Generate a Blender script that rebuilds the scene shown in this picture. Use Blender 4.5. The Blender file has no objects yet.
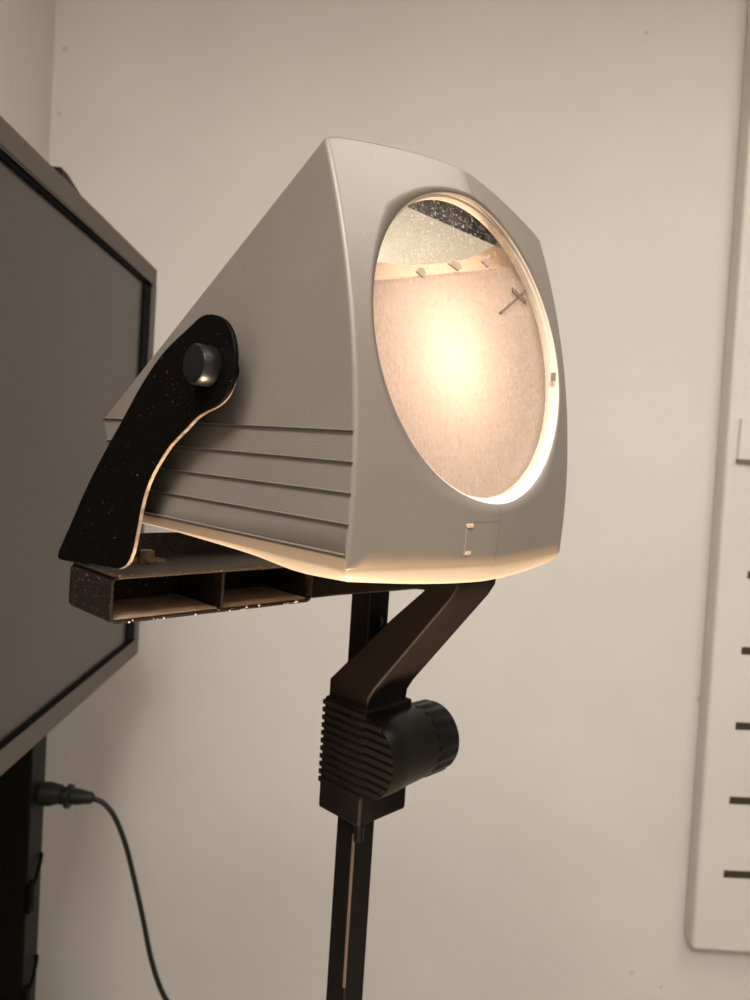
import bpy, bmesh, math, random
from mathutils import Vector, Matrix
random.seed(4)
S = bpy.context.scene
COL = S.collection
PI = math.pi

# ------------------------------------------------------------------ camera
CAM_Z = 1.70
cd = bpy.data.cameras.new('camera'); cam = bpy.data.objects.new('camera', cd); COL.objects.link(cam)
cd.sensor_fit = 'VERTICAL'; cd.sensor_height = 36.0; cd.lens = 36.0*751/1000
cd.clip_start = 0.01
yaw, pitch, roll = .0354, -.0483, .0651
fwd = Vector((math.sin(yaw)*math.cos(pitch), math.cos(yaw)*math.cos(pitch), math.sin(pitch)))
r0 = Vector((math.cos(yaw), -math.sin(yaw), 0)); u0 = r0.cross(fwd)
rt = math.cos(roll)*r0 + math.sin(roll)*u0
up = -math.sin(roll)*r0 + math.cos(roll)*u0
M = Matrix((rt, up, -fwd)).transposed().to_4x4(); M.translation = (0, 0, CAM_Z)
cam.matrix_world = M
S.camera = cam
cd.dof.use_dof = True; cd.dof.focus_distance = 0.40; cd.dof.aperture_fstop = 14.0

# ------------------------------------------------------------------ world, exposure, room lights
w = bpy.data.worlds.new('world'); S.world = w; w.use_nodes = True
w.node_tree.nodes['Background'].inputs[0].default_value = (1.0, .90, .80, 1)
w.node_tree.nodes['Background'].inputs[1].default_value = 0.05
S.view_settings.view_transform = 'Standard'; S.view_settings.look = 'None'
S.view_settings.gamma = 1; S.view_settings.exposure = 0.06
S.view_settings.use_curve_mapping = False
CEIL = 3.35
def area(name, loc, size, power, col, rot=(0, 0, 0), spread=PI):
    l = bpy.data.lights.new(name, 'AREA'); l.shape = 'RECTANGLE'; l.size, l.size_y = size
    l.energy = power; l.color = col; l.spread = spread
    o = bpy.data.objects.new(name, l); o.location = loc; o.rotation_euler = rot; COL.objects.link(o); return o
LIGHTS = [(1.3, 0.3, 24), (2.2, -1.6, 5), (-0.22, -1.4, 126)]
for (lx_, ly_, p_) in LIGHTS:
    area('ceiling_lamp', (lx_, ly_, CEIL-.05), (1.18, 1.18), p_, (1.0, .94, .885))

# ------------------------------------------------------------------ helpers
def build(name, V, F, mat=None, parent=None, smooth=None, bevel=0, seg=2, loc=None, rot=None):
    me = bpy.data.meshes.new(name); me.from_pydata([tuple(v) for v in V], [], F); me.validate()
    bm = bmesh.new(); bm.from_mesh(me); bmesh.ops.remove_doubles(bm, verts=bm.verts, dist=1e-6)
    bmesh.ops.recalc_face_normals(bm, faces=bm.faces); bm.to_mesh(me); bm.free()
    o = bpy.data.objects.new(name, me); COL.objects.link(o)
    if mat: me.materials.append(mat)
    if parent: o.parent = parent
    if loc: o.location = loc
    if rot: o.rotation_euler = rot
    if bevel:
        m = o.modifiers.new('bevel', 'BEVEL'); m.width = bevel; m.segments = seg; m.limit_method = 'ANGLE'; m.angle_limit = math.radians(35)
        m.harden_normals = False
    if smooth is not None:
        for p in me.polygons: p.use_smooth = True
        try:
            me.set_sharp_from_angle(angle=math.radians(smooth))
        except Exception: pass
    return o
class MB:
    def __init__(s): s.V = []; s.F = []
    def add(s, V, F):
        n = len(s.V); s.V += [Vector(v) for v in V]; s.F += [tuple(i+n for i in f) for f in F]; return s
    def box(s, x0, x1, y0, y1, z0, z1):
        V = [(x, y, z) for x in (x0, x1) for y in (y0, y1) for z in (z0, z1)]
        return s.add(V, [(0, 1, 3, 2), (4, 6, 7, 5), (0, 4, 5, 1), (2, 3, 7, 6), (0, 2, 6, 4), (1, 5, 7, 3)])
    def prism(s, P, a, b, axis):     # outline P (2d) extruded along axis 0/1/2 from a to b
        n = len(P)
        def v(p, t): return {0: (t, p[0], p[1]), 1: (p[0], t, p[1]), 2: (p[0], p[1], t)}[axis]
        V = [v(p, a) for p in P]+[v(p, b) for p in P]
        F = [tuple(range(n)), tuple(range(2*n-1, n-1, -1))]+[(i, (i+1) % n, n+(i+1) % n, n+i) for i in range(n)]
        return s.add(V, F)
    def lathe(s, prof, c, d, n=40, cap=True):   # prof [(r, h)] about point c along direction d
        d = Vector(d).normalized(); a = d.orthogonal().normalized(); b = d.cross(a); c = Vector(c)
        V = []
        for (r, h) in prof:
            for k in range(n):
                t = 2*PI*k/n; rr = r(t) if callable(r) else r
                V.append(c+d*h+(a*math.cos(t)+b*math.sin(t))*rr)
        F = []
        for j in range(len(prof)-1):
            for k in range(n): F.append((j*n+k, j*n+(k+1) % n, (j+1)*n+(k+1) % n, (j+1)*n+k))
        if cap: F.append(tuple(range(n))); F.append(tuple(range((len(prof)-1)*n, len(prof)*n)))
        return s.add(V, F)
    def tube(s, pts, r, n=12):
        pts = [Vector(p) for p in pts]; V = []; F = []
        for i, p in enumerate(pts):
            t = (pts[min(i+1, len(pts)-1)]-pts[max(i-1, 0)]).normalized()
            a = t.cross(Vector((0, 1, .01))).normalized(); b = t.cross(a)
            for k in range(n): V.append(p+(a*math.cos(2*PI*k/n)+b*math.sin(2*PI*k/n))*r)
        for i in range(len(pts)-1):
            for k in range(n): F.append((i*n+k, i*n+(k+1) % n, (i+1)*n+(k+1) % n, (i+1)*n+k))
        F.append(tuple(range(n))); F.append(tuple(range((len(pts)-1)*n, len(pts)*n)))
        return s.add(V, F)
    def build(s, name, mat=None, parent=None, **k): return build(name, s.V, s.F, mat, parent, **k)
def spline(P, n=6, closed=True):
    out = []; N = len(P); rng = range(N if closed else N-1)
    for i in rng:
        g = (lambda k: Vector(P[k % N])) if closed else (lambda k: Vector(P[max(0, min(N-1, k))]))
        a, b, c, d = g(i-1), g(i), g(i+1), g(i+2)
        for k in range(n):
            t = k/n
            out.append(.5*((2*b)+(c-a)*t+(2*a-5*b+4*c-d)*t*t+(3*b-a-3*c+d)*t**3))
    if not closed: out.append(Vector(P[-1]))
    return out
def tag(o, label=None, cat=None, group=None, kind=None):
    if label: o['label'] = label
    if cat: o['category'] = cat
    if group: o['group'] = group
    if kind: o['kind'] = kind
    return o
def empty(name, loc, rz=0):
    o = bpy.data.objects.new(name, None); o.location = loc; o.rotation_euler = (0, 0, rz); o.empty_display_size = .05
    COL.objects.link(o); return o
def light(name, kind, loc, power, col, parent=None, **k):
    l = bpy.data.lights.new(name, kind); l.energy = power; l.color = col
    for a, b in k.items(): setattr(l, a, b)
    o = bpy.data.objects.new(name, l); o.location = loc; COL.objects.link(o)
    if parent: o.parent = parent
    return o

# ------------------------------------------------------------------ materials
def mat(name, col, rough=.5, metal=0, bump=0, bscale=200, var=0, vscale=4, dust=0, dscale=250, dcol=(.5, .38, .27), spec=.5, dthr=.70):
    m = bpy.data.materials.new(name); m.use_nodes = True; nt = m.node_tree; N = nt.nodes; L = nt.links
    b = N['Principled BSDF']; b.inputs['Base Color'].default_value = (*col, 1); b.inputs['Roughness'].default_value = rough
    b.inputs['Metallic'].default_value = metal; b.inputs['Specular IOR Level'].default_value = spec
    tc = N.new('ShaderNodeTexCoord'); cur = None
    if var:
        n = N.new('ShaderNodeTexNoise'); n.inputs['Scale'].default_value = vscale; n.inputs['Detail'].default_value = 4
        L.new(tc.outputs['Object'], n.inputs['Vector'])
        r = N.new('ShaderNodeMapRange'); r.inputs[1].default_value = .3; r.inputs[2].default_value = .7; r.inputs[3].default_value = 1-var; r.inputs[4].default_value = 1+var
        L.new(n.outputs['Fac'], r.inputs[0])
        v = N.new('ShaderNodeVectorMath'); v.operation = 'SCALE'; v.inputs[0].default_value = col; L.new(r.outputs[0], v.inputs['Scale'])
        cur = v.outputs[0]; L.new(cur, b.inputs['Base Color'])
    if dust:
        n = N.new('ShaderNodeTexNoise'); n.inputs['Scale'].default_value = dscale; n.inputs['Detail'].default_value = 3
        L.new(tc.outputs['Object'], n.inputs['Vector'])
        r = N.new('ShaderNodeMapRange'); r.inputs[1].default_value = dthr; r.inputs[2].default_value = dthr+.05; r.inputs[4].default_value = dust
        L.new(n.outputs['Fac'], r.inputs[0])
        x = N.new('ShaderNodeMix'); x.data_type = 'RGBA'
        if cur: L.new(cur, x.inputs[6])
        else: x.inputs[6].default_value = (*col, 1)
        x.inputs[7].default_value = (*dcol, 1); L.new(r.outputs[0], x.inputs[0]); L.new(x.outputs[2], b.inputs['Base Color'])
    if bump:
        n = N.new('ShaderNodeTexNoise'); n.inputs['Scale'].default_value = bscale; n.inputs['Detail'].default_value = 3
        L.new(tc.outputs['Object'], n.inputs['Vector'])
        bp = N.new('ShaderNodeBump'); bp.inputs['Strength'].default_value = bump; bp.inputs['Distance'].default_value = .001
        L.new(n.outputs['Fac'], bp.inputs['Height']); L.new(bp.outputs[0], b.inputs['Normal'])
    return m
m_wall = mat('wall_paint', (.63, .60, .555), .7, var=.035, vscale=2.5, bump=.08, bscale=120)
m_wall_unseen = mat('wall_paint_unseen_dark', (.36, .34, .31), .7)  # unseen walls, darkened to cut their bounce light
m_ceil = mat('ceiling_paint', (.72, .70, .66), .8)
m_floor = mat('floor_vinyl', (.30, .27, .23), .5, var=.1)
m_house = mat('silver_plastic', (.166, .143, .121), .42, metal=.1, bump=.10, bscale=700, dust=.7, dscale=800, dcol=(.55, .45, .33), dthr=.73, var=.05, vscale=15)
m_inner = mat('inner_plastic', (.70, .60, .50), .6)
m_black = mat('black_steel', (.0022, .0018, .0015), .5, dust=.9, dscale=750, dcol=(.35, .22, .14), dthr=.705, spec=.06)
m_edge = mat('worn_black_steel', (.03, .022, .016), .5, dust=.8, dscale=700, dcol=(.45, .32, .22), dthr=.645, spec=.3)
m_brown = mat('black_brown_steel', (.0050, .0032, .0024), .6, var=.2, vscale=60, spec=.10)
m_knob = mat('satin_black_plastic', (.003, .0026, .0022), .36, spec=.12)
m_screw = mat('zinc', (.34, .27, .18), .35, metal=.9)
m_bezel = mat('charcoal_bezel', (.085, .068, .054), .55)
m_gap = mat('black_gasket', (.003, .003, .003), .7, spec=.05)
m_screen = mat('matte_screen', (.040, .031, .023), .36, var=.1, vscale=3, spec=.6)
m_cab = mat('cabinet_enamel', (.62, .59, .545), .5, var=.03)
m_slot = mat('slot_dark', (.035, .025, .015), .8)
m_cord = mat('black_rubber', (.009, .009, .006), .5, spec=.3)
m_lampglass = mat('lamp_diffuser', (.9, .9, .88), .5)
b_ = m_lampglass.node_tree.nodes['Principled BSDF']; b_.inputs['Emission Color'].default_value = (1, .88, .75, 1); b_.inputs['Emission Strength'].default_value = 2.0

# ------------------------------------------------------------------ room
YW = 2.10; XL = -.865; XR = 3.0; YB = -3.2
def struct(name, b, m):
    o = MB().box(*b).build(name, m); o['kind'] = 'structure'; return o
struct('floor', (XL-.1, XR+.1, YB-.1, YW+.1, -.1, 0), m_floor)
struct('ceiling', (XL-.1, XR+.1, YB-.1, YW+.1, CEIL, CEIL+.1), m_ceil)
struct('wall_back', (XL-.1, XR+.1, YW, YW+.1, 0, CEIL), m_wall)
struct('wall_left', (XL-.1, XL, YB, YW, 0, CEIL), m_wall)
struct('wall_right', (XR, XR+.1, YB, YW, 0, CEIL), m_wall_unseen)
struct('wall_front', (XL, XR, YB-.1, YB, 0, CEIL), m_wall_unseen)
for i, (x, y, p) in enumerate(LIGHTS):
    t = empty('ceiling_light', (x, y, CEIL-.05))
    tag(t, ['square ceiling light panel nearest the back wall, above the projector', 'square ceiling light panel behind the camera on the cabinet side',
            'square ceiling light panel behind the camera on the screen side'][i], 'ceiling light', 'square ceiling lights')
    MB().box(-.62, .62, -.62, .62, .012, .05).build('frame', m_cab, t)
    MB().box(-.59, .59, -.59, .59, .006, .012).build('diffuser', m_lampglass, t)

# ------------------------------------------------------------------ overhead projector
HX, HY, HZ = .0004, .3274, CAM_Z-.0533
BZ = -.54                                    # underside of the projector's base below the head
proj = empty('overhead_projector', (HX, HY, HZ+BZ), -.798)
tag(proj, 'grey angular projector head with lit round lens, on a black arm and post', 'projector')
OFF = (0, 0, -BZ); TILT = (0, .0181, 0)
W, H = .1827, .2000; CY = W/2
def xf(y, z):                                # front face bulges at its centre seam and leans back at the top
    u = z/H; s = min(1, abs(y-CY)/CY)
    return .016*u-.0500*u*u+.0131*(1-s**1.25)
def ztop(y): s = abs(y-CY)/CY; return H+.0010+.0122*(1-s**1.7)
ZB = .0060
def zbot(y): return ZB
RC, ZC = .0797, .1166
NA = 96
# boundary outline of the front face, by angle, corners kept
def outline_pt(t):
    c, s = math.cos(t), math.sin(t); ks = 1e9
    if c > 1e-9: ks = (W-CY)/c
    if c < -1e-9: ks = -CY/c
    k = ks
    for _ in range(30):
        y = min(max(CY+c*k, 0), W)
        if s > 1e-9: k = min(ks, (ztop(y)-ZC)/s)
        elif s < -1e-9: k = min(ks, (zbot(y)-ZC)/s)
    return (min(max(CY+c*k, 0), W), ZC+s*k)
angs = [2*PI*k/NA for k in range(NA)]
for (y, z) in ((0, H), (W, H), (0, ZB), (W, ZB)):
    a = math.atan2(z-ZC, y-CY) % (2*PI)
    i = min(range(len(angs)), key=lambda q: abs(angs[q]-a)); angs[i] = a
V = []; F = []; RG = 6
for j in range(RG+1):
    t = j/RG
    for a in angs:
        oy, oz = outline_pt(a); hy, hz = CY+RC*math.cos(a), ZC+RC*math.sin(a)
        y = hy+(oy-hy)*t; z = hz+(oz-hz)*t
        V.append((xf(y, z), y, z))
for j in range(RG):
    for k in range(NA): F.append((j*NA+k, j*NA+(k+1) % NA, (j+1)*NA+(k+1) % NA, (j+1)*NA+k))
# sides lofted back to the low rear end
def back_pt(y, z):
    v = (z-zbot(y))/(ztop(y)-zbot(y)); return (-.205-.029*v, y, ZB+(.067-ZB)*v)
base = RG*NA; LG = 5
for j in range(1, LG+1):
    t = j/LG
    for a in angs:
        y, z = outline_pt(a); p = Vector((xf(y, z), y, z)).lerp(Vector(back_pt(y, z)), t); V.append(tuple(p))
for j in range(LG):
    for k in range(NA):
        k2 = (k+1) % NA
        (y1, z1), (y2, z2) = outline_pt(angs[k]), outline_pt(angs[k2])
        if z1 < ZB+1e-5 and z2 < ZB+1e-5 and abs(z1-zbot(y1)) < 1e-6 and abs(z2-zbot(y2)) < 1e-6 and not (y1 in (0, W) and y2 in (0, W) and y1 == y2): continue
        F.append((base+j*NA+k, base+j*NA+k2, base+(j+1)*NA+k2, base+(j+1)*NA+k))
F.append(tuple(base+LG*NA+k for k in range(NA)))
house = build('head_housing', V, F, m_house, proj, loc=OFF, rot=TILT, smooth=38)
mo = house.modifiers.new('bevel', 'BEVEL'); mo.width = .0060; mo.segments = 4; mo.limit_method = 'ANGLE'; mo.angle_limit = math.radians(42)
mo = house.modifiers.new('shell', 'SOLIDIFY'); mo.thickness = .0024; mo.offset = -1
bm = bmesh.new(); bm.from_mesh(house.data)
ctr = Vector((-.08, CY, .08)); s_ = sum((f.normal.dot(f.calc_center_median()-ctr))*f.calc_area() for f in bm.faces)
if s_ < 0: bmesh.ops.reverse_faces(bm, faces=bm.faces); bm.to_mesh(house.data)
bm.free()
house['label'] = 'silver grey wedge shaped plastic housing'

# bottom rim: rounded lip turning under, with the round light opening
def lip_dz(x, y):
    sd = -.0026*math.exp(-((x+.030)/.030)**2)+.0036*min(1, max(0, (-.03-x)/.12))
    q = max(0, min(1, (x+.05)/.05)); return sd*(1-q)-.0045*(1-(abs(y-CY)/CY)**2)*q
def rim_loop(inset, z, f=1):
    n = 24; C_ = []
    x1 = lambda y: xf(y, ZB)-.0002
    for k in range(n+1): y = W*k/n; C_.append((x1(y), y))
    for k in range(1, n+1): C_.append((x1(W)+(-.205-x1(W))*k/n, W))
    for k in range(1, n+1): C_.append((-.205, W-W*k/n))
    for k in range(1, n): C_.append((-.205+(.205+x1(0))*k/n, 0))
    P = []
    for (x, y) in C_:
        yy = min(max(y, inset), W-inset); xx = max(min(x, x1(yy)-inset), -.205+inset)
        P.append(Vector((xx, yy, z+lip_dz(xx, yy)*f)))
    return P
loops = [rim_loop(.0004, ZB+.0010, 0), rim_loop(.0006, ZB-.0001, .1), rim_loop(.0016, .0038, .4), rim_loop(.0032, .0020, .75), rim_loop(.0054, .0005), rim_loop(.0080, -.0001), rim_loop(.0110, -.0002)]
n = len(loops[0]); V = [p for l in loops for p in l]
cx = -.092
circ = []
for p in loops[-1]:
    a = math.atan2(p.y-CY, p.x-cx); circ.append(Vector((cx+.072*math.cos(a), CY+.072*math.sin(a), -.0002+lip_dz(cx+.072*math.cos(a), CY+.072*math.sin(a)))))
V += circ; V += [p+Vector((0, 0, .004)) for p in circ]; loopsN = len(loops)+2
F = [(j*n+k, j*n+(k+1) % n, (j+1)*n+(k+1) % n, (j+1)*n+k) for j in range(loopsN-1) for k in range(n)]
m_rim = mat('lamp_glow_rim', (.36, .31, .26), .5, bump=.1, bscale=600)  # paler than the housing: the lamp's glow is put into the colour
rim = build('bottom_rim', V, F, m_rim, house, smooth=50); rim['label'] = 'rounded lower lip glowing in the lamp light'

# side ribs
m_rib_shade = mat('painted_rib_shade', (.085, .074, .064), .6)  # dark strip below each rib, the rib's shade put into colour
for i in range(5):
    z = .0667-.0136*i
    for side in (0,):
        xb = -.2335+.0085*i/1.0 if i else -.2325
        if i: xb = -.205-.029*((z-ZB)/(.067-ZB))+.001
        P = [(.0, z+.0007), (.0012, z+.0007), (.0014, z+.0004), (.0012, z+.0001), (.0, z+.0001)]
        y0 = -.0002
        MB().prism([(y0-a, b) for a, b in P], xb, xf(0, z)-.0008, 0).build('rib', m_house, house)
        MB().prism([(y0+.0003, z+.0001), (y0-.0004, z+.0001), (y0-.0002, z-.0014), (y0+.0003, z-.0014)], xb+.0005, xf(0, z)-.0012, 0).build('rib_shade_strip', m_rib_shade, house)
# fine marks on the front: centre seam, parting lines, little moulded latch slot
m_seam = mat('seam_shadow', (.11, .095, .08), .7)
def strip(a, b, w_, n=14, h=.00012):
    sm = MB(); Vs = []
    a = Vector(a); b = Vector(b); d = (b-a).normalized(); q = Vector((-d.y, d.x))*w_/2
    for k in range(n+1):
        p = a.lerp(b, k/n)
        for sg in (-1, 1):
            y, z = p.x+q.x*sg, p.y+q.y*sg; Vs.append((xf(y, z)+h, y, z))
    sm.add(Vs, [(2*k, 2*k+1, 2*k+3, 2*k+2) for k in range(n)])
    sm.build('seam', m_seam, house)['label'] = 'fine moulded seam line'
strip((CY+.003, ZC+RC+.0005), (CY+.0005, H+.0095), .0004)
strip((CY+.003, ZC-RC-.001), (CY+.003, ZB+.001), .0003)
strip((.075, .0275), (.0945, .0282), .0004)
la = MB().box(xf(.07, .02)-.002, xf(.07, .02)+.0006, .0690, .0722, .0115, .0260).build('latch_slot', mat('slot_grey', (.17, .15, .13), .6), house, bevel=.0003)
la['label'] = 'small upright slot with a bright catch at each end'
for z in (.0115, .0252): MB().box(xf(.07, z)-.001, xf(.07, z)+.0013, .0692, .0736, z, z+.0018).build('catch', mat('catch_cream', (.50, .36, .27), .5), house, bevel=.0003)

# lens well, glass, inner parts
TABS = [(0.0579, 0.0345, 0.004), (0.0868, 0.045, 0.006), (0.1159, 0.0537, 0.0045)]
ARC = [(0.003, 0.0341), (0.0354, 0.0371), (0.0709, 0.0446), (0.1097, 0.0575), (0.1399, 0.0729), (0.1619, 0.07890000000000001), (0.18, 0.07940000000000001)]
FZ0, FZ1 = (0.1890, 0.1968)
CR = [(0.1272, 0.0273), (0.1681, 0.0545), (0.1409, 0.0441), (0.1551, 0.0392)]
TH = math.atan(.195); GX = -.0105           # the glass leans back with the face
TN = Vector((math.cos(TH), 0, math.sin(TH))); TT_ = Vector((-math.sin(TH), 0, math.cos(TH))); TC = Vector((GX, 0, ZC))
def lean(u, y, v): return TC+TN*u+Vector((0, y, 0))+TT_*v
def leaned(mb):
    mb.V = [lean(v.x, v.y, v.z) for v in mb.V]; return mb
lw = MB(); n = NA; Vs = []
for (r, dx, u) in ((RC+.0002, -.0002, None), (RC-.0008, -.0010, None), (RC-.0010, None, .0012), (RC-.0022, None, .0010), (RC-.0022, None, -.0030), (RC+.003, None, -.0030)):
    for k in range(n):
        a = 2*PI*k/n; y, z = CY+r*math.cos(a), ZC+r*math.sin(a)
        Vs.append(lean(u, y, (z-ZC)/math.cos(TH)) if u is not None else (xf(y, z)+dx, y, z))
lw.add(Vs, [(j*n+k, j*n+(k+1) % n, (j+1)*n+(k+1) % n, (j+1)*n+k) for j in range(5) for k in range(n)])
lw.build('lens_well', m_inner, house, smooth=30)['label'] = 'cream inner wall of the round opening'

def glass_mat():
    m = bpy.data.materials.new('dusty_glass'); m.use_nodes = True; nt = m.node_tree; N = nt.nodes; L = nt.links
    N.remove(N['Principled BSDF']); out = N['Material Output']
    tr = N.new('ShaderNodeBsdfTransparent'); tr.inputs[0].default_value = (.98, .97, .95, 1)
    gl = N.new('ShaderNodeBsdfGlossy'); gl.inputs['Roughness'].default_value = .04
    lwt = N.new('ShaderNodeLayerWeight'); pw = N.new('ShaderNodeMath'); pw.operation = 'POWER'; pw.inputs[1].default_value = 4; L.new(lwt.outputs['Facing'], pw.inputs[0]); fr = N.new('ShaderNodeMath'); fr.operation = 'MULTIPLY_ADD'; fr.inputs[1].default_value = .35; fr.inputs[2].default_value = .02; L.new(pw.outputs[0], fr.inputs[0])
    mx = N.new('ShaderNodeMixShader'); L.new(fr.outputs[0], mx.inputs[0]); L.new(tr.outputs[0], mx.inputs[1]); L.new(gl.outputs[0], mx.inputs[2])
    tl = N.new('ShaderNodeBsdfTranslucent'); tl.inputs[0].default_value = (.95, .9, .85, 1)
    df = N.new('ShaderNodeBsdfDiffuse'); df.inputs[0].default_value = (.9, .87, .83, 1)
    ds = N.new('ShaderNodeMixShader'); ds.inputs[0].default_value = .5; L.new(tl.outputs[0], ds.inputs[1]); L.new(df.outputs[0], ds.inputs[2])
    tc = N.new('ShaderNodeTexCoord')
    def noise(scale, lo, hi, a, b, stretch=None, det=4):
        n = N.new('ShaderNodeTexNoise'); n.inputs['Scale'].default_value = scale; n.inputs['Detail'].default_value = det
        if stretch:
            mp = N.new('ShaderNodeMapping'); mp.inputs['Rotation'].default_value = stretch[0]; mp.inputs['Scale'].default_value = stretch[1]
            L.new(tc.outputs['Object'], mp.inputs[0]); L.new(mp.outputs[0], n.inputs['Vector'])
        else: L.new(tc.outputs['Object'], n.inputs['Vector'])
        r = N.new('ShaderNodeMapRange'); r.inputs[1].default_value = lo; r.inputs[2].default_value = hi; r.inputs[3].default_value = a; r.inputs[4].default_value = b
        L.new(n.outputs['Fac'], r.inputs[0]); return r.outputs[0]
    parts = [noise(25, .3, .7, .002, .03), noise(700, .63, .68, 0, .45), noise(420, .56, .68, 0, .12, ((.3, 0, 0), (1, 1.3, .7))), noise(260, .68, .72, 0, .30, ((-.6, 0, 0), (1, 2, .22)), 2)]
    cur = parts[0]
    for p in parts[1:]:
        a = N.new('ShaderNodeMath'); a.operation = 'ADD'; a.use_clamp = True; L.new(cur, a.inputs[0]); L.new(p, a.inputs[1]); cur = a.outputs[0]
    fin = N.new('ShaderNodeMixShader'); L.new(cur, fin.inputs[0]); L.new(mx.outputs[0], fin.inputs[1]); L.new(ds.outputs[0], fin.inputs[2])
    L.new(fin.outputs[0], out.inputs[0]); return m
m_glass = glass_mat()
leaned(MB().lathe([(RC-.0012, -.0012), (RC-.0012, .0008)], (0, CY, 0), (1, 0, 0), 72)).build('lens', m_glass, house, smooth=30)['label'] = 'dusty scratched round glass lens'

def trans_mat(name, col, tcol, k, sc=60, lo=.8, gloss=.12):
    m = bpy.data.materials.new(name); m.use_nodes = True; nt = m.node_tree; N = nt.nodes; L = nt.links
    N.remove(N['Principled BSDF']); out = N['Material Output']
    tl = N.new('ShaderNodeBsdfTranslucent'); df = N.new('ShaderNodeBsdfDiffuse')
    tc = N.new('ShaderNodeTexCoord'); n = N.new('ShaderNodeTexNoise'); n.inputs['Scale'].default_value = sc; n.inputs['Detail'].default_value = 6
    mp = N.new('ShaderNodeMapping'); mp.inputs['Scale'].default_value = (1, 1, .55); L.new(tc.outputs['Object'], mp.inputs[0]); L.new(mp.outputs[0], n.inputs['Vector'])
    r = N.new('ShaderNodeMapRange'); r.inputs[1].default_value = .35; r.inputs[2].default_value = .6; r.inputs[3].default_value = lo; r.inputs[4].default_value = 1
    L.new(n.outputs['Fac'], r.inputs[0])
    for nd, c in ((tl, tcol), (df, col)):
        v = N.new('ShaderNodeVectorMath'); v.operation = 'SCALE'; v.inputs[0].default_value = c; L.new(r.outputs[0], v.inputs['Scale']); L.new(v.outputs[0], nd.inputs[0])
    mx = N.new('ShaderNodeMixShader'); mx.inputs[0].default_value = k; L.new(df.outputs[0], mx.inputs[1]); L.new(tl.outputs[0], mx.inputs[2])
    gl = N.new('ShaderNodeBsdfGlossy'); gl.inputs['Roughness'].default_value = .25
    fx = N.new('ShaderNodeMixShader'); fx.inputs[0].default_value = gloss; L.new(mx.outputs[0], fx.inputs[1]); L.new(gl.outputs[0], fx.inputs[2])
    L.new(fx.outputs[0], out.inputs[0]); return m
m_cond = trans_mat('frosted_condenser', (.46, .40, .38), (.95, .83, .77), .6, 650, .80)
m_peach = trans_mat('cream_holder', (.80, .68, .58), (.95, .82, .70), .45, 30, .95, .05)
# condenser plate standing behind the glass, straight top edge with three small tabs
cp = leaned(MB().prism([(.0045, -.050), (.0250, -.083), (.1580, -.083), (.1780, -.050), (.1780, .0690), (.0045, .0180)], -.0065, -.0050, 0)).build('condenser', m_cond, house, bevel=.0006); cp['label'] = 'frosted inner lens lit from behind'
m_tab = mat('tab_grey', (.42, .33, .27), .6)
for (y, z, r) in TABS:
    leaned(MB().prism([(y-r, z), (y-r*.4, z+.0026), (y+r*.5, z+.0030), (y+r, z+.0006), (y+r*.4, z-.0022)], -.0048, -.0034, 0)).build('tab', m_tab, cp, bevel=.0004)
arc = [tuple(p) for p in spline(ARC, 5, False)]
leaned(MB().prism([(.003, .010), (.180, .062)]+arc[::-1], -.0130, -.0120, 0)).build('lens_holder', m_peach, house)['label'] = 'peach coloured holder with an arched upper edge'
# mirror under the roof
m_mir = mat('dusty_mirror', (.72, .80, .84), .25, metal=.8, var=.06, vscale=60)
def sl(y, t, off):                            # point on the mirror plane, offset inwards
    a = Vector((-.0390, y, .1885)); b = Vector((-.2260, y, .0600)); d = (b-a).normalized(); nrm = Vector((-d.z, 0, d.x))
    if nrm.z > 0: nrm = -nrm
    return a.lerp(b, t)+nrm*off
Vs = [sl(y, t, o) for o in (0, .003) for (y, t) in ((.006, .0), (W-.006, .0), (W-.006, .97), (.006, .97))]
bx = [(0, 1, 2, 3), (4, 5, 6, 7), (0, 1, 5, 4), (1, 2, 6, 5), (2, 3, 7, 6), (3, 0, 4, 7)]
build('mirror', Vs, bx, m_mir, house)['label'] = 'dusty inclined mirror seen through the lens'
m_foam = mat('black_foam', (.012, .011, .010), .7, dust=.6, dscale=900, dcol=(.5, .45, .4), dthr=.66, bump=.5, bscale=500, spec=.2)
MB().box(-.0405, -.0345, .008, W-.008, FZ0, FZ1).build('mirror_strip', m_foam, house, bevel=.001)['label'] = 'black padded strip along the top of the mirror'
Vs = []
for k in range(25):
    y = .006+(W-.012)*k/24; zt = ztop(y)-.0034; x0 = xf(y, H)-.0045
    for (x, z) in ((x0, zt-.001), (-.046, zt-.66*(x0+.046)*.5-.004), (-.046, zt-.66*(x0+.046)*.5-.0035), (x0, zt-.0005)): Vs.append((x, y, z))
build('inner_lip', Vs, [(4*k+i, 4*k+(i+1) % 4, 4*k+4+(i+1) % 4, 4*k+4+i) for k in range(24) for i in range(4)], m_inner, house)
MB().box(-.0068, -.0040, .1650, .1665, .1092, .1140).build('glass_clip', mat('clip_grey', (.22, .20, .18), .4, metal=.3), house, bevel=.0004)
cr = MB()
def bar3(m_, a, b, w_, x0, x1):
    a = Vector(a); b = Vector(b); d = (b-a).normalized(); q = Vector((-d.y, d.x))*w_/2
    m_.prism([tuple(a-q), tuple(b-q), tuple(b+q), tuple(a+q)], x0, x1, 0)
bar3(cr, CR[0], CR[1], .0015, -.0049, -.0042); bar3(cr, CR[2], CR[3], .0028, -.0042, -.0036)
leaned(cr)
cr.build('cross_mark', mat('mark_brown', (.16, .12, .10), .6), cp)['label'] = 'small dark cross shaped clip'
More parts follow.
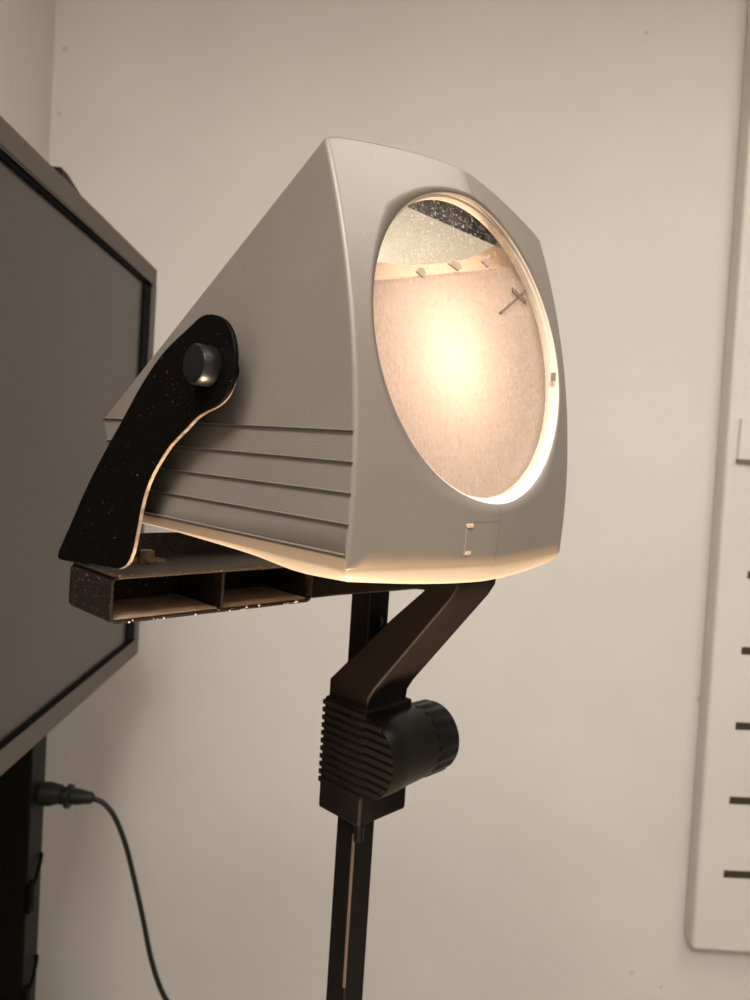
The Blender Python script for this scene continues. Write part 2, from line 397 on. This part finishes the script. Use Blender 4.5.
# added light and its mesh in place of the mirrored stage lamp; lower lens
lamp = MB().lathe([(.001, 0), (.006, .002), (.009, .008), (.009, .014), (.005, .020), (.001, .022)], (-.100, .070, .060), (0, 0, 1), 20)  # mesh of the added bulb
LB = lamp.build('added_bulb', trans_mat('added_bulb_glass', (.9, .85, .8), (.9, .85, .8), .6), house, smooth=60)
light('added_head_light', 'POINT', (-.056, .082, .103), .47, (1.0, .82, .64), house, shadow_soft_size=.008)
MB().lathe([(.071, 0), (.071, .002), (.05, .006), (.02, .008), (.002, .0083)], (cx, CY, -.001), (0, 0, 1), 48).build('lower_lens', m_glass, house, smooth=60)['label'] = 'lower lens over the opening'

# bracket: side plates and cross flange
PL = [(-0.0705, 0.087), (-0.0745, 0.0805), (-0.0815, 0.0757), (-0.092, 0.0722), (-0.1, 0.069), (-0.1083, 0.0635), (-0.118, 0.0575), (-0.1265, 0.0512), (-0.1404, 0.0366), (-0.1484, 0.022), (-0.153, 0.0045), (-0.1565, -0.008), (-0.162, -0.016), (-0.172, -0.0205), (-0.185, -0.0215), (-0.22, -0.0245), (-0.248, -0.027), (-0.2525, -0.0245), (-0.248, -0.017), (-0.2341, 0.0007), (-0.2195, 0.02), (-0.2008, 0.0412), (-0.1786, 0.0636), (-0.156, 0.0867), (-0.1374, 0.1017), (-0.1232, 0.1096), (-0.1123, 0.1147), (-0.1017, 0.1197), (-0.0938, 0.1206), (-0.085, 0.119), (-0.0778, 0.1152), (-0.072, 0.1081), (-0.0693, 0.0984)]
m_worn_rimlight = mat('worn_metal_rimlight', (.22, .16, .125), .45, metal=.4, var=.5, vscale=300)  # worn plate edge with its rim light put into the colour
for side in (0, 1):
    a, b = ((-.0165, -.0140) if side == 0 else (W+.0140, W+.0165))
    pts = [tuple(p) for p in spline(PL, 5)]
    br = MB().prism(pts, a, b, 1).build('bracket_plate', m_black, proj, loc=OFF, rot=TILT, bevel=.0005, smooth=40)
    if side == 0: br['label'] = 'curved black steel bracket plate, dusty'
    sy = -1 if side == 0 else 1
    ed = [p for p in spline(PL[0:15], 5, False)]
    Vs = []
    for k, p in enumerate(ed):
        d = (ed[min(k+1, len(ed)-1)]-ed[max(k-1, 0)]).normalized(); nn = Vector((-d.y, d.x))
        tp = min(1, (k+.5)/16)
        for (o_, y_) in ((-.0004, b-(b-a-.0006)*tp), (.00035, b-(b-a-.0006)*tp), (.00035, b+.0001), (-.0004, b+.0001)): Vs.append((p.x+nn.x*o_, y_, p.y+nn.y*o_))
    build('rimlit_worn_edge', Vs, [(4*k+i, 4*k+(i+1) % 4, 4*k+4+(i+1) % 4, 4*k+4+i) for k in range(len(ed)-1) for i in range(4)], m_worn_rimlight, br)['label'] = 'worn metal edge with rim light in its colour'
    MB().lathe([(.0095, -.001), (.0102, .001), (.0102, .0085), (.0094, .0100), (.0075, .0104)], (-.0890, a if side == 0 else b, .0945), (0, sy, 0), 40).build('pivot_knob', mat('knob_blue_black', (.006, .006, .007), .32, dust=.6, dscale=600, dthr=.72), br, smooth=40)['label'] = 'round dark pivot knob'
    MB().lathe([(.006, 0), (.006, .015)], (-.094, -.0145 if side == 0 else W+.0145, .0945), (0, -sy, 0), 32).build('pivot_boss', m_black, br, smooth=40)
fl = MB().box(-.2440, -.1720, -.0150, W+.015, -.0268, -.0246); fl.box(-.2440, -.2415, -.0140, W+.014, -.0255, -.0100)
fl.build('bracket_flange', m_edge, proj, loc=OFF, rot=TILT, bevel=.0004)
bo = MB().lathe([(.0056, 0), (.0056, .0055), (.0048, .0062)], (-.2150, .0260, -.0236), (0, 0, 1), 6)
bo.build('hex_bolt', m_screw, proj, loc=OFF, rot=TILT, bevel=.0003)['label'] = 'brass coloured hex bolt head'
MB().lathe([(lambda t: .0115+.0018*math.cos(12*t), 0), (lambda t: .0115+.0018*math.cos(12*t), .0012)], (-.2150, .0260, -.0246), (0, 0, 1), 96).build('star_washer', m_screw, proj, loc=OFF, rot=TILT)

# rectangular two-cell tube
tb = MB(); X0, X1 = -.2400, -.1840; Y0, Y1 = -.0135, .1480; Z1, Z0 = -.0275, -.0570; T = .0021
def rr(y0, y1, z0, z1, r, n=5):
    P = []
    for (cy_, cz_, a0) in ((y1-r, z1-r, 0), (y0+r, z1-r, PI/2), (y0+r, z0+r, PI), (y1-r, z0+r, 1.5*PI)):
        for k in range(n+1): a = a0+PI/2*k/n; P.append((cy_+r*math.cos(a), cz_+r*math.sin(a)))
    return P
def ringbox(mb, Po, Pi, a, b):
    n = len(Po); Vs = [(x, *p) for x in (a, b) for P in (Po, Pi) for p in P]
    F = []
    for k in range(n):
        q = (k+1) % n
        F += [(k, q, n+q, n+k), (2*n+k, 3*n+k, 3*n+q, 2*n+q), (k, 2*n+k, 2*n+q, q), (n+k, n+q, 3*n+q, 3*n+k)]
    mb.add(Vs, F)
ringbox(tb, rr(Y0, Y1, Z0, Z1, .005), rr(Y0+T, Y1-T, Z0+T, Z1-T, .003), X0, X1)
tb.box(X0+.001, X1-.0003, .0660, .0682, Z0+T*.9, Z1-T*.9)
tb.box(X0+.0005, X0+.002, Y0+.002, Y1-.002, Z0+.002, Z1-.002)
m_tube = mat('dusty_black_tube', (.010, .0065, .0045), .55, dust=.8, dscale=800, dcol=(.34, .22, .15), dthr=.66, bump=.2, bscale=600, spec=.2)
tb.build('mounting_tube', m_tube, proj, loc=OFF, rot=TILT, bevel=.0004)['label'] = 'dusty black rectangular tube with two open cells'
for (ya, yb) in ((Y0+T+.001, .0655), (.0687, Y1-T-.001)):
    MB().box(X0+.003, X1-.003, ya, yb, Z0+T, Z0+T+.0006).build('lit_dust_layer', mat('lit_brown_dust', (.30, .21, .14), .9, var=.3, vscale=80) if ya < 0 else bpy.data.materials['lit_brown_dust'], proj, loc=OFF, rot=TILT)  # dust on the tube floor; its lit tone is put into the colour
gr = MB()
for k in range(26):
    y = Y0+.006+(Y1-Y0-.01)*random.random(); r = .0004+.0006*random.random(); z = (Z0+T*random.random()) if k % 3 else (Z1-T*random.random())
    gr.lathe([(r*.3, -r*.6), (r, 0), (r*.5, r*.8)], (X1+.0003, y, z), (1, 0, 0), 6)
gr.build('rust_grit', mat('grit', (.55, .40, .28), .8), proj, loc=OFF, rot=TILT)['kind'] = 'stuff'

# arm
YA, YB_ = .148, .190
arm = [(-.1600, -.1400), (-.1600, -.1060), (-.1451, -.0915), (-.1036, -.0512), (-.0765, -.0270), (-.0850, -.0278), (-.1017, -.0317), (-.1653, -.0459), (-.1870, -.0515), (-.1870, -.0300), (-.1000, -.0130), (-.0600, -.0080), (-.0520, -.0100), (-.0490, -.0165), (-.0495, -.0215), (-.0540, -.0290), (-.0620, -.0387), (-.1150, -.1030), (-.1200, -.1110), (-.1208, -.1180), (-.1208, -.1400)]
MB().prism(arm, YA, YB_, 1).build('support_arm', m_brown, proj, loc=OFF, bevel=.0012, smooth=40)
# post
MB().box(-.1512, -.1318, .1560, .1765, BZ+.10, .012).build('post', mat('post_black', (.004, .003, .002), .45, spec=.12), proj, loc=OFF, bevel=.0012, smooth=40)
MB().box(-.1336, -.13155, .1552, .1561, -.330, -.215).build('post_trim', mat('copper_strip', (.30, .20, .14), .35, metal=.7), proj, loc=OFF)['label'] = 'thin copper coloured strip on the post edge'  # copper coloured strip along the near post edge
MB().lathe([(.0045, 0), (.0045, .003), (.002, .0045)], (-.1318, .163, -.060), (1, 0, 0), 20).build('post_screw', m_knob, proj, loc=OFF, smooth=40)
# clamp
cl = MB().box(-.1625, -.1195, .1462, .1960, -.2030, -.1190)
clo = cl.build('clamp', m_brown, proj, loc=OFF, bevel=.0020, smooth=40)
rb = MB()
for k in range(11):
    z = -.1235-.0058*k; rb.box(-.1634, -.1190, .1454, .1468, z-.0019, z+.0019)
rb.build('clamp_grip', m_brown, clo, bevel=.0006)['label'] = 'ribbed grip face of the clamp'
KX, KZ = -.1185, -.1515
kb = MB().lathe([(.0285, -.0022), (.0290, 0), (.0290, .014), (.0284, .016), (.0266, .050), (.0262, .052)], (KX, .1478, KZ), (0, 1, 0), 48).build('knob_barrel', m_knob, clo, smooth=40)
kr = MB()
for k in range(9):
    z = KZ+.0235-.0058*k; hw = math.sqrt(max(1e-6, .0275**2-(z-KZ)**2)); kr.box(KX-.001, KX+hw, .1451, .1458, z-.0018, z+.0018)
kr.build('knob_face_ribs', m_brown, clo, bevel=.0004)
MB().lathe([(lambda t: .0267+.0005*math.cos(18*t), .050), (lambda t: .0267+.0005*math.cos(18*t), .070), (.0258, .0735), (.0235, .0742)], (KX, .1478, KZ), (0, 1, 0), 144).build('clamp_knob', m_knob, clo, smooth=30)['label'] = 'fluted black tightening knob'
MB().lathe([(.0035, 0), (.0035, .012)], (-.1225, .150, -.214), (0, 0, 1), 16).build('clamp_screw', m_knob, clo, smooth=40)
# base with lit stage
bs = MB().box(-.19, .19, -.14, .20, BZ, BZ+.085); bs.box(-.165, .175, -.125, .185, BZ+.085, BZ+.10); bs.box(-.165, -.118, .14, .19, BZ+.10, BZ+.125)
bs.build('projector_base', m_house, proj, loc=OFF, bevel=.004, smooth=40)
MB().box(-.11, .16, -.11, .13, BZ+.1005, BZ+.104).build('stage_glass', m_lampglass, proj, loc=OFF)
sp = light('stage_lamp', 'SPOT', (.0, .06, BZ-BZ+.115), 30.0, (1.0, .71, .44), proj, spot_size=math.radians(58), spot_blend=.5, shadow_soft_size=.05)
tgt = Vector((-.06, .085, -BZ)); d = tgt-Vector(sp.location); sp.rotation_euler = d.to_track_quat('-Z', 'Y').to_euler()

# trolley under the projector
TZ = HZ+BZ
tr = empty('projector_trolley', (HX, HY, 0), -.798); tag(tr, 'steel trolley with a flat shelf carrying the projector', 'trolley')
MB().box(-.24, .24, -.20, .26, TZ-.03, TZ).build('shelf', m_cab, tr, bevel=.003)
for sx in (-.21, .21):
    for sy in (-.17, .23):
        MB().box(sx-.014, sx+.014, sy-.014, sy+.014, .07, TZ-.03).build('leg', m_knob, tr, bevel=.002)
        MB().lathe([(.033, -.011), (.035, -.008), (.035, .008), (.033, .011)], (sx, sy, .035), (0, 1, 0), 24).build('caster', m_knob, tr)

# ------------------------------------------------------------------ television and its stand
XT = -.451; TB, TT = CAM_Z-.4605, CAM_Z+.3930; TY1, TY0 = 1.690, .16
tv = empty('television', (XT-.03, (TY0+TY1)/2, TB)); tag(tv, 'large switched-off flat television seen edge-on beside the projector', 'television')
def tvp(*b):
    return (b[0]-(XT-.03), b[1]-(XT-.03), b[2]-(TY0+TY1)/2, b[3]-(TY0+TY1)/2, b[4]-TB, b[5]-TB)
bz = MB(); t = .036; gy = .030
bz.box(*tvp(XT-.055, XT, TY0, TY1, TT-t, TT)).box(*tvp(XT-.055, XT, TY0, TY1, TB, TB+t)).box(*tvp(XT-.055, XT, TY1-gy, TY1, TB+t, TT-t)).box(*tvp(XT-.055, XT, TY0, TY0+gy, TB+t, TT-t))
bz.build('bezel', m_bezel, tv, bevel=.002, smooth=40)
g2 = .010
gk = MB()
gk.box(*tvp(XT-.02, XT-.003, TY0+gy, TY1-gy, TT-t-g2, TT-t)).box(*tvp(XT-.02, XT-.003, TY0+gy, TY1-gy, TB+t, TB+t+g2*.7)).box(*tvp(XT-.02, XT-.003, TY1-gy-.048, TY1-gy, TB+t, TT-t)).box(*tvp(XT-.02, XT-.003, TY0+gy, TY0+gy+g2, TB+t, TT-t))
gk.build('screen_gasket', m_gap, tv)['label'] = 'black strip round the screen'
MB().box(*tvp(XT-.03, XT-.008, TY0+gy, TY1-gy, TB+t, TT-t)).build('screen', m_screen, tv)['label'] = 'matte dark screen'
MB().box(*tvp(XT-.065, XT-.05, TY0+.01, TY1-.01, TB+.01, TT-.01)).build('rear_cover', m_knob, tv, bevel=.003)
hook = [(1.270, 0), (1.270, .078), (1.300, .078), (1.410, .056), (1.420, .046), (1.420, 0)]
MB().prism([(a-(TY0+TY1)/2, TT-TB+b-.02) for a, b in hook], -.045, -.022, 0).build('top_bracket', m_knob, tv, bevel=.002)['label'] = 'small black bracket on the top edge'

st = empty('television_stand', (-.70, .95, 0)); tag(st, 'black steel floor stand column behind the television', 'stand')
for yc in (1.53, .45):
    c = MB().box(-.11, .10, yc-.04-.95, yc+.04-.95, 0.04, TT-.12).build('column', mat('column_black', (.004, .003, .002), .6, spec=.1) if yc > 1 else bpy.data.materials['column_black'], st, bevel=.003)
    for zz in (TB+.15, TT-.2): MB().box(.10, .182, yc-.03-.95, yc+.03-.95, zz, zz+.05).build('mounting_arm', m_knob, st)
    MB().box(-.14, .12, yc-.04-.95, yc+.04-.95, 0, .04).build('foot', m_knob, st, bevel=.004)
MB().box(-.08, -.02, -.5+.04, .54, .5, .56).build('cross_bar', m_knob, st)
m_lit_side = mat('column_lit_side', (.011, .009, .006), .6, spec=.2)  # column's lit side painted lighter than its shaded front
MB().box(.0995, .1035, .545, .612, .05, TT-.14).build('lit_side_strip', m_lit_side, st)['label'] = 'column side face with its lit tone painted on'
for z in (CAM_Z-.895, CAM_Z-1.115):
    cb = MB(); cb.tube(spline([(.1045, .606, z+.030), (.109, .597, z+.038), (.112, .582, z+.026), (.110, .565, z+.0), (.105, .556, z-.01)], 5, False), .004)
    cb.box(.102, .112, .540, .560, z-.055, z+.005)
    cb.build('cable_hook', m_gap, st)

# power cord
pc = empty('power_cord', (-.60, 1.53, CAM_Z-.72)); tag(pc, 'black power cord plugged into the column, hanging down the wall', 'cord')
def q(px_, z): return (px_, 0, z)
pl = MB()
pl.lathe([(.020, .006), (.024, .009), (.024, .028), (.018, .052)], (0, 0, .0), (1, 0, .03), 20)
pl.build('socket_connector', m_cord, pc, smooth=40, bevel=.001)
pl = MB().lathe([(.017, .045), (.018, .060), (.024, .062), (.024, .070), (.016, .072), (.016, .085), (.013, .100), (.012, .112), (.006, .118)], (0, 0, 0), (1, 0, -.03), 20)
pl.build('plug', m_cord, pc, smooth=40)
CP = [(.105, 0, -.003), (.135, .0, -.012), (.160, .0, -.040), (.182, .0, -.088), (.200, .0, -.145), (.227, .0, -.245), (.252, .0, -.345), (.282, .0, -.420), (.330, .0, -.485), (.36, 0, -.60), (.36, 0, -.80), (.38, 0, -.955), (.45, 0, -.972), (.60, 0, -.974)]
MB().tube(spline(CP, 6, False), .0052).build('cable', m_cord, pc, smooth=60)

# ------------------------------------------------------------------ wall cabinet at the right
cab = empty('wall_cabinet', (1.45, YW, CAM_Z-1.346)); tag(cab, 'white metal cabinet with dark vent slots on the back wall, right edge', 'cabinet')
yf = YW-.062
def L(x, z): return (x-1.45, z+1.346)
out = [L(1.0600, -1.322), L(1.0550, -1.308), L(1.0080, 1.338), L(1.0060, 1.45), L(1.95, 1.45), L(1.95, -1.338)]
MB().prism(out, -.062, -.001, 1).build('body', m_cab, cab, bevel=.010, seg=3, smooth=40)
for k in range(6):
    z = -1.094+.2134*k; xl = 1.1265-.002*k
    MB().box(xl-1.45+(.00), .45, -.0628, -.0600, z+1.346-.011, z+1.346+.011).build('vent_slot', m_slot, cab, bevel=.001)
lab = MB().box(1.0580-1.45, 1.30-1.45, -.074, -.060, 1.346+.075, 1.346+.190).build('label_holder', m_cab, cab, bevel=.003)
MB().box(1.0575-1.45, 1.30-1.45, -.0745, -.060, 1.346+.068, 1.346+.077).build('label_shade_strip', mat('label_shade', (.15, .13, .10), .6), lab)  # dark strip painted as the shadow below the label holder
# small marks on the wall
mk = mat('scuff_grey', (.52, .47, .42), .9)
for i, (x, z, r, lb) in enumerate(((-.8350, 1.055, .008, 'small nail hole near the wall corner, higher of the two'), (-.8430, .885, .006, 'faint smaller nail hole near the wall corner, just above the television'), (1.045, -.615, .011, 'grey smudge beside the cabinet'), (.735, 1.228, .006, 'tiny dark speck high on the wall'), (.915, -1.436, .007, 'tiny dark speck low beside the cabinet'), (1.005, -1.475, .005, 'faint tiny speck low, under the cabinet corner'))):
    o = MB().lathe([(r, 0), (r*.8, .0008)], (0, 0, 0), (0, -1, 0), 12).build('wall_mark', mk, loc=(x, YW-.0002, CAM_Z+z)); tag(o, lb, 'wall mark')
